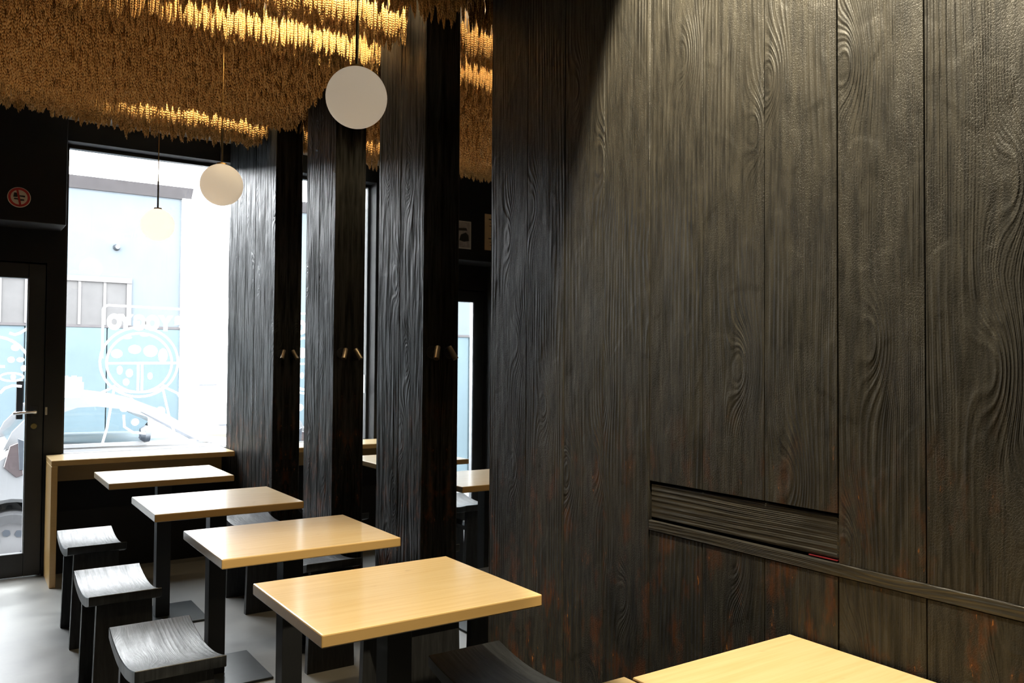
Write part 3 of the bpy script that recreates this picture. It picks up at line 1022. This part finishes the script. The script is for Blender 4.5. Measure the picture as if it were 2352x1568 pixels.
# one ear shape, copied 300 times
ev, ef = T_hi
sv = T_st[0].copy()
sv[:, 2] = -0.003 + sv[:, 2] * 0.078
ear_me = mesh_from('wheat_ear', np.concatenate([ev, sv]), np.concatenate([ef, T_st[1] + len(ev)]))
ear0 = bpy.data.objects.new('wheat_ear', ear_me)
tag(ear0, 'brightly lit dried wheat ear in a front row of the ceiling fringe', 'wheat ear', 'wheat ears in the lit front rows of the ceiling')
for k, i in enumerate(pick):
    e = E[i]
    oo = ear0 if k == 0 else ear0.copy()
    C.objects.link(oo)
    oo.location = (e[0], e[1], e[2] + 0.115 * e[3])
    oo.rotation_euler = (e[4], -e[5], e[6])
    oo.scale = (1, 1, e[3])

# ------------------------------------------------------------------ outside: street, buildings, car
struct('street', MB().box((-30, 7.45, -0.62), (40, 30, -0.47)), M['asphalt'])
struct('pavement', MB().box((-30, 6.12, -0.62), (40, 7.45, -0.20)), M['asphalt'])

gb = thing('garage_building', 'pale blue building with a flat roof edge across the street', 'building', (0, 12.0, -0.47))
zz = lambda z: z + 0.47
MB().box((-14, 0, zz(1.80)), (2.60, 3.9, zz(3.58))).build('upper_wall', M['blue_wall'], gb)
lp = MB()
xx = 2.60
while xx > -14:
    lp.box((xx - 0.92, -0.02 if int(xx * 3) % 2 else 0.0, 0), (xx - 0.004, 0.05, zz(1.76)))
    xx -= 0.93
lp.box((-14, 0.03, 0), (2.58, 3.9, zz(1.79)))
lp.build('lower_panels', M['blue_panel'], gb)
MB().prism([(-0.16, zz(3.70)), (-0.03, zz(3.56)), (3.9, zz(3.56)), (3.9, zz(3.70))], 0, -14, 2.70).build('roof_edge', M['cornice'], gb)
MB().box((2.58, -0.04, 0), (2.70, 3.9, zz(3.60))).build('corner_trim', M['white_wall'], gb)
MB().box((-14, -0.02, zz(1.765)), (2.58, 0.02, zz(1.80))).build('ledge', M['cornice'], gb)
for wx0, wx1 in ((1.02, 1.92), (-0.45, 0.75)):
    wf = MB()
    wf.box((wx0 - 0.04, -0.04, zz(2.36)), (wx1 + 0.04, 0.0, zz(2.43))).box((wx1 - 0.02, -0.03, zz(1.80)), (wx1 + 0.04, 0.0, zz(2.40))).box((wx0 - 0.04, -0.03, zz(1.80)), (wx0 + 0.02, 0.0, zz(2.40)))
    k = wx1 - 0.30
    while k > wx0:
        wf.box((k, -0.025, zz(1.80)), (k + 0.035, 0.0, zz(2.38)))
        k -= 0.295
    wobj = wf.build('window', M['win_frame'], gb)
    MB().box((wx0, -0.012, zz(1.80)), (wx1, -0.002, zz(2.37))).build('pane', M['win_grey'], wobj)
MB().lathe([(0, -0.1), (0.03, -0.1), (0.045, 0.0), (0, 0.0)], (1.77, 0, zz(2.83)), (0, 1, 0), 12).build('wall_vent', M['dark_plastic'], gb)

wb = thing('white_building', 'white rendered building beyond the blue one, at the right of the window', 'building', (6.5, 16.0, -0.47))
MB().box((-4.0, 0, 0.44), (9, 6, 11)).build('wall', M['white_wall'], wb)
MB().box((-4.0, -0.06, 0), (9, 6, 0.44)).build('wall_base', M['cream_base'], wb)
for bx, bz in ((-2.72, 1.36), (-2.34, 0.61)):
    MB().box((bx, -0.10, bz - 0.012), (bx + 0.31, 0.0, bz + 0.012)).build('ledge', M['dark_plastic'], wb)
for bx, bz, bw, bh in ((-2.85, 4.2, 0.13, 0.42), (-2.30, 3.0, 0.5, 0.9)):
    MB().box((bx, -0.02, bz), (bx + bw, 0.01, bz + bh)).build('window', M['win_frame'], wb)

car = thing('car', 'silver hatchback car parked outside the window and door', 'car', (0.42, 7.9, -0.47))
cx = lambda x: x - 0.42
cz = lambda z: z + 0.47
WC, WR = 0.29, 0.36                      # wheel centre height, arch radius
def archpts(xc):
    return [(xc + WR * math.cos(a), max(0.20, WC + WR * math.sin(a))) for a in [PI - PI * i / 14 for i in range(15)]]
prof = [(cx(0.02), 0.24)] + archpts(cx(0.42)) + archpts(cx(2.80)) + [(cx(3.36), 0.24), (cx(3.40), 0.48), (cx(3.30), 0.70), (cx(2.90), 0.90), (cx(2.02), 1.05), (cx(1.85), cz(0.595)),
        (cx(0.42), cz(0.62)), (cx(0.32), cz(0.55)), (cx(0.14), cz(0.34)), (cx(0.03), cz(0.10))]
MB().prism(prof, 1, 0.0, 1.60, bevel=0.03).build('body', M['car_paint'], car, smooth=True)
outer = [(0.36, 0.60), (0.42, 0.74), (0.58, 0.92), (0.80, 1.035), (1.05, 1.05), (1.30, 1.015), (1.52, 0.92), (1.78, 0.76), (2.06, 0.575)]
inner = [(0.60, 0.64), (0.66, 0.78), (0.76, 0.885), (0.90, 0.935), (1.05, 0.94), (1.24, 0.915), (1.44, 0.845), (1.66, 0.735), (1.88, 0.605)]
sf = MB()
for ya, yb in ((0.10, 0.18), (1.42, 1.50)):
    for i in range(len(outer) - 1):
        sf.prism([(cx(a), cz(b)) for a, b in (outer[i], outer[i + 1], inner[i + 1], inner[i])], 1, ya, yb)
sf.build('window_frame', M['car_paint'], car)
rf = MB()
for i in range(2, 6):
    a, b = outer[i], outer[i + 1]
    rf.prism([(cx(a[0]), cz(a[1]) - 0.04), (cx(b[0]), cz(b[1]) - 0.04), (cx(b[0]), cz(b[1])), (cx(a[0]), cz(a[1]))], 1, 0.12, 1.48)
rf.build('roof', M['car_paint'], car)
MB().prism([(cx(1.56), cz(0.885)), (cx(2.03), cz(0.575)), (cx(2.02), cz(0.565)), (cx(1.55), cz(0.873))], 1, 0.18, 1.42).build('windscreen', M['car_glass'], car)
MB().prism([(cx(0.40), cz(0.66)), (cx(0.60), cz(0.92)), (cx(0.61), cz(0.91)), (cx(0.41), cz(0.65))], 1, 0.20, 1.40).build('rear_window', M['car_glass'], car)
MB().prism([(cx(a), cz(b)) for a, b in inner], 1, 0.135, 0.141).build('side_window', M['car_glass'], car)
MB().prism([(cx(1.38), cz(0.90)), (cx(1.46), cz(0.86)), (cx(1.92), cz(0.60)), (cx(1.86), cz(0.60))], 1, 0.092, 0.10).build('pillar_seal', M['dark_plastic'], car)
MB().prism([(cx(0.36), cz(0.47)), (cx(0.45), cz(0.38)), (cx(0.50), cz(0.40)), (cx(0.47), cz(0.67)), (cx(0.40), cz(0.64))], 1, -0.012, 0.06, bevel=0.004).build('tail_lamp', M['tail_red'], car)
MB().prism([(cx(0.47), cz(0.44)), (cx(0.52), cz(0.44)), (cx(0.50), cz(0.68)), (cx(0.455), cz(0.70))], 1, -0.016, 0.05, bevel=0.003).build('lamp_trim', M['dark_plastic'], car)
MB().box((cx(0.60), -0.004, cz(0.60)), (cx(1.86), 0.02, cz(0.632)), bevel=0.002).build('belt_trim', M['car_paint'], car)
for mx, yy_ in ((1.42, 0.02),):
    mi = MB()
    mi.lathe([(0, -0.05), (0.05, -0.045), (0.075, -0.01), (0.07, 0.03), (0, 0.05)], (cx(mx), yy_ - 0.06, cz(0.70)), (1, 0, 0), 18)
    mi.build('mirror', M['dark_plastic'], car, smooth=True)
for wxc in (0.42, 2.80):
    for ys in (0.02, 1.40):
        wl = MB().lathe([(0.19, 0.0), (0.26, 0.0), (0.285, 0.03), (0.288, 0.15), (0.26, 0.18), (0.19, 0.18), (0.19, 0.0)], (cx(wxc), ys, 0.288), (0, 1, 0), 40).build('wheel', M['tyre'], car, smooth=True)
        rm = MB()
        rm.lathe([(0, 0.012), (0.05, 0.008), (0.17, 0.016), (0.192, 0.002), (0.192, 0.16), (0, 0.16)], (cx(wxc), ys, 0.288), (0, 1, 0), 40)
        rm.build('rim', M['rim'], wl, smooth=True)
        hx = MB()
        for k in range(8):
            a = 2 * PI * k / 8 + 0.25
            hc = (cx(wxc) + 0.115 * math.cos(a), 0.288 + 0.115 * math.sin(a))
            hx.prism([(hc[0] + 0.030 * math.cos(a + PI / 3 * j), hc[1] + 0.030 * math.sin(a + PI / 3 * j)) for j in range(6)], 1, ys + 0.006, ys + 0.02)
        hx.build('rim_holes', M['dark_plastic'], wl)
sw = MB()
sw.tube([Vector((cx(1.52), 0.55, cz(0.63))) + Vector((0.05 * math.cos(a), 0.17 * math.sin(a), 0.13 * math.cos(a))) for a in [2 * PI * i / 24 for i in range(25)]], 0.014)
sw.build('steering_wheel', M['dark_plastic'], car)
for sx_, sy_ in ((0.77, 0.40), (0.77, 1.15)):
    MB().box((cx(sx_) - 0.10, sy_ - 0.22, 0.45), (cx(sx_) + 0.06, sy_ + 0.22, cz(0.56)), bevel=0.05, seg=3).box((cx(sx_) - 0.09, sy_ - 0.11, cz(0.60)), (cx(sx_) - 0.01, sy_ + 0.11, cz(0.82)), bevel=0.03, seg=3).build('seat', M['seat_cloth'], car, smooth=True)
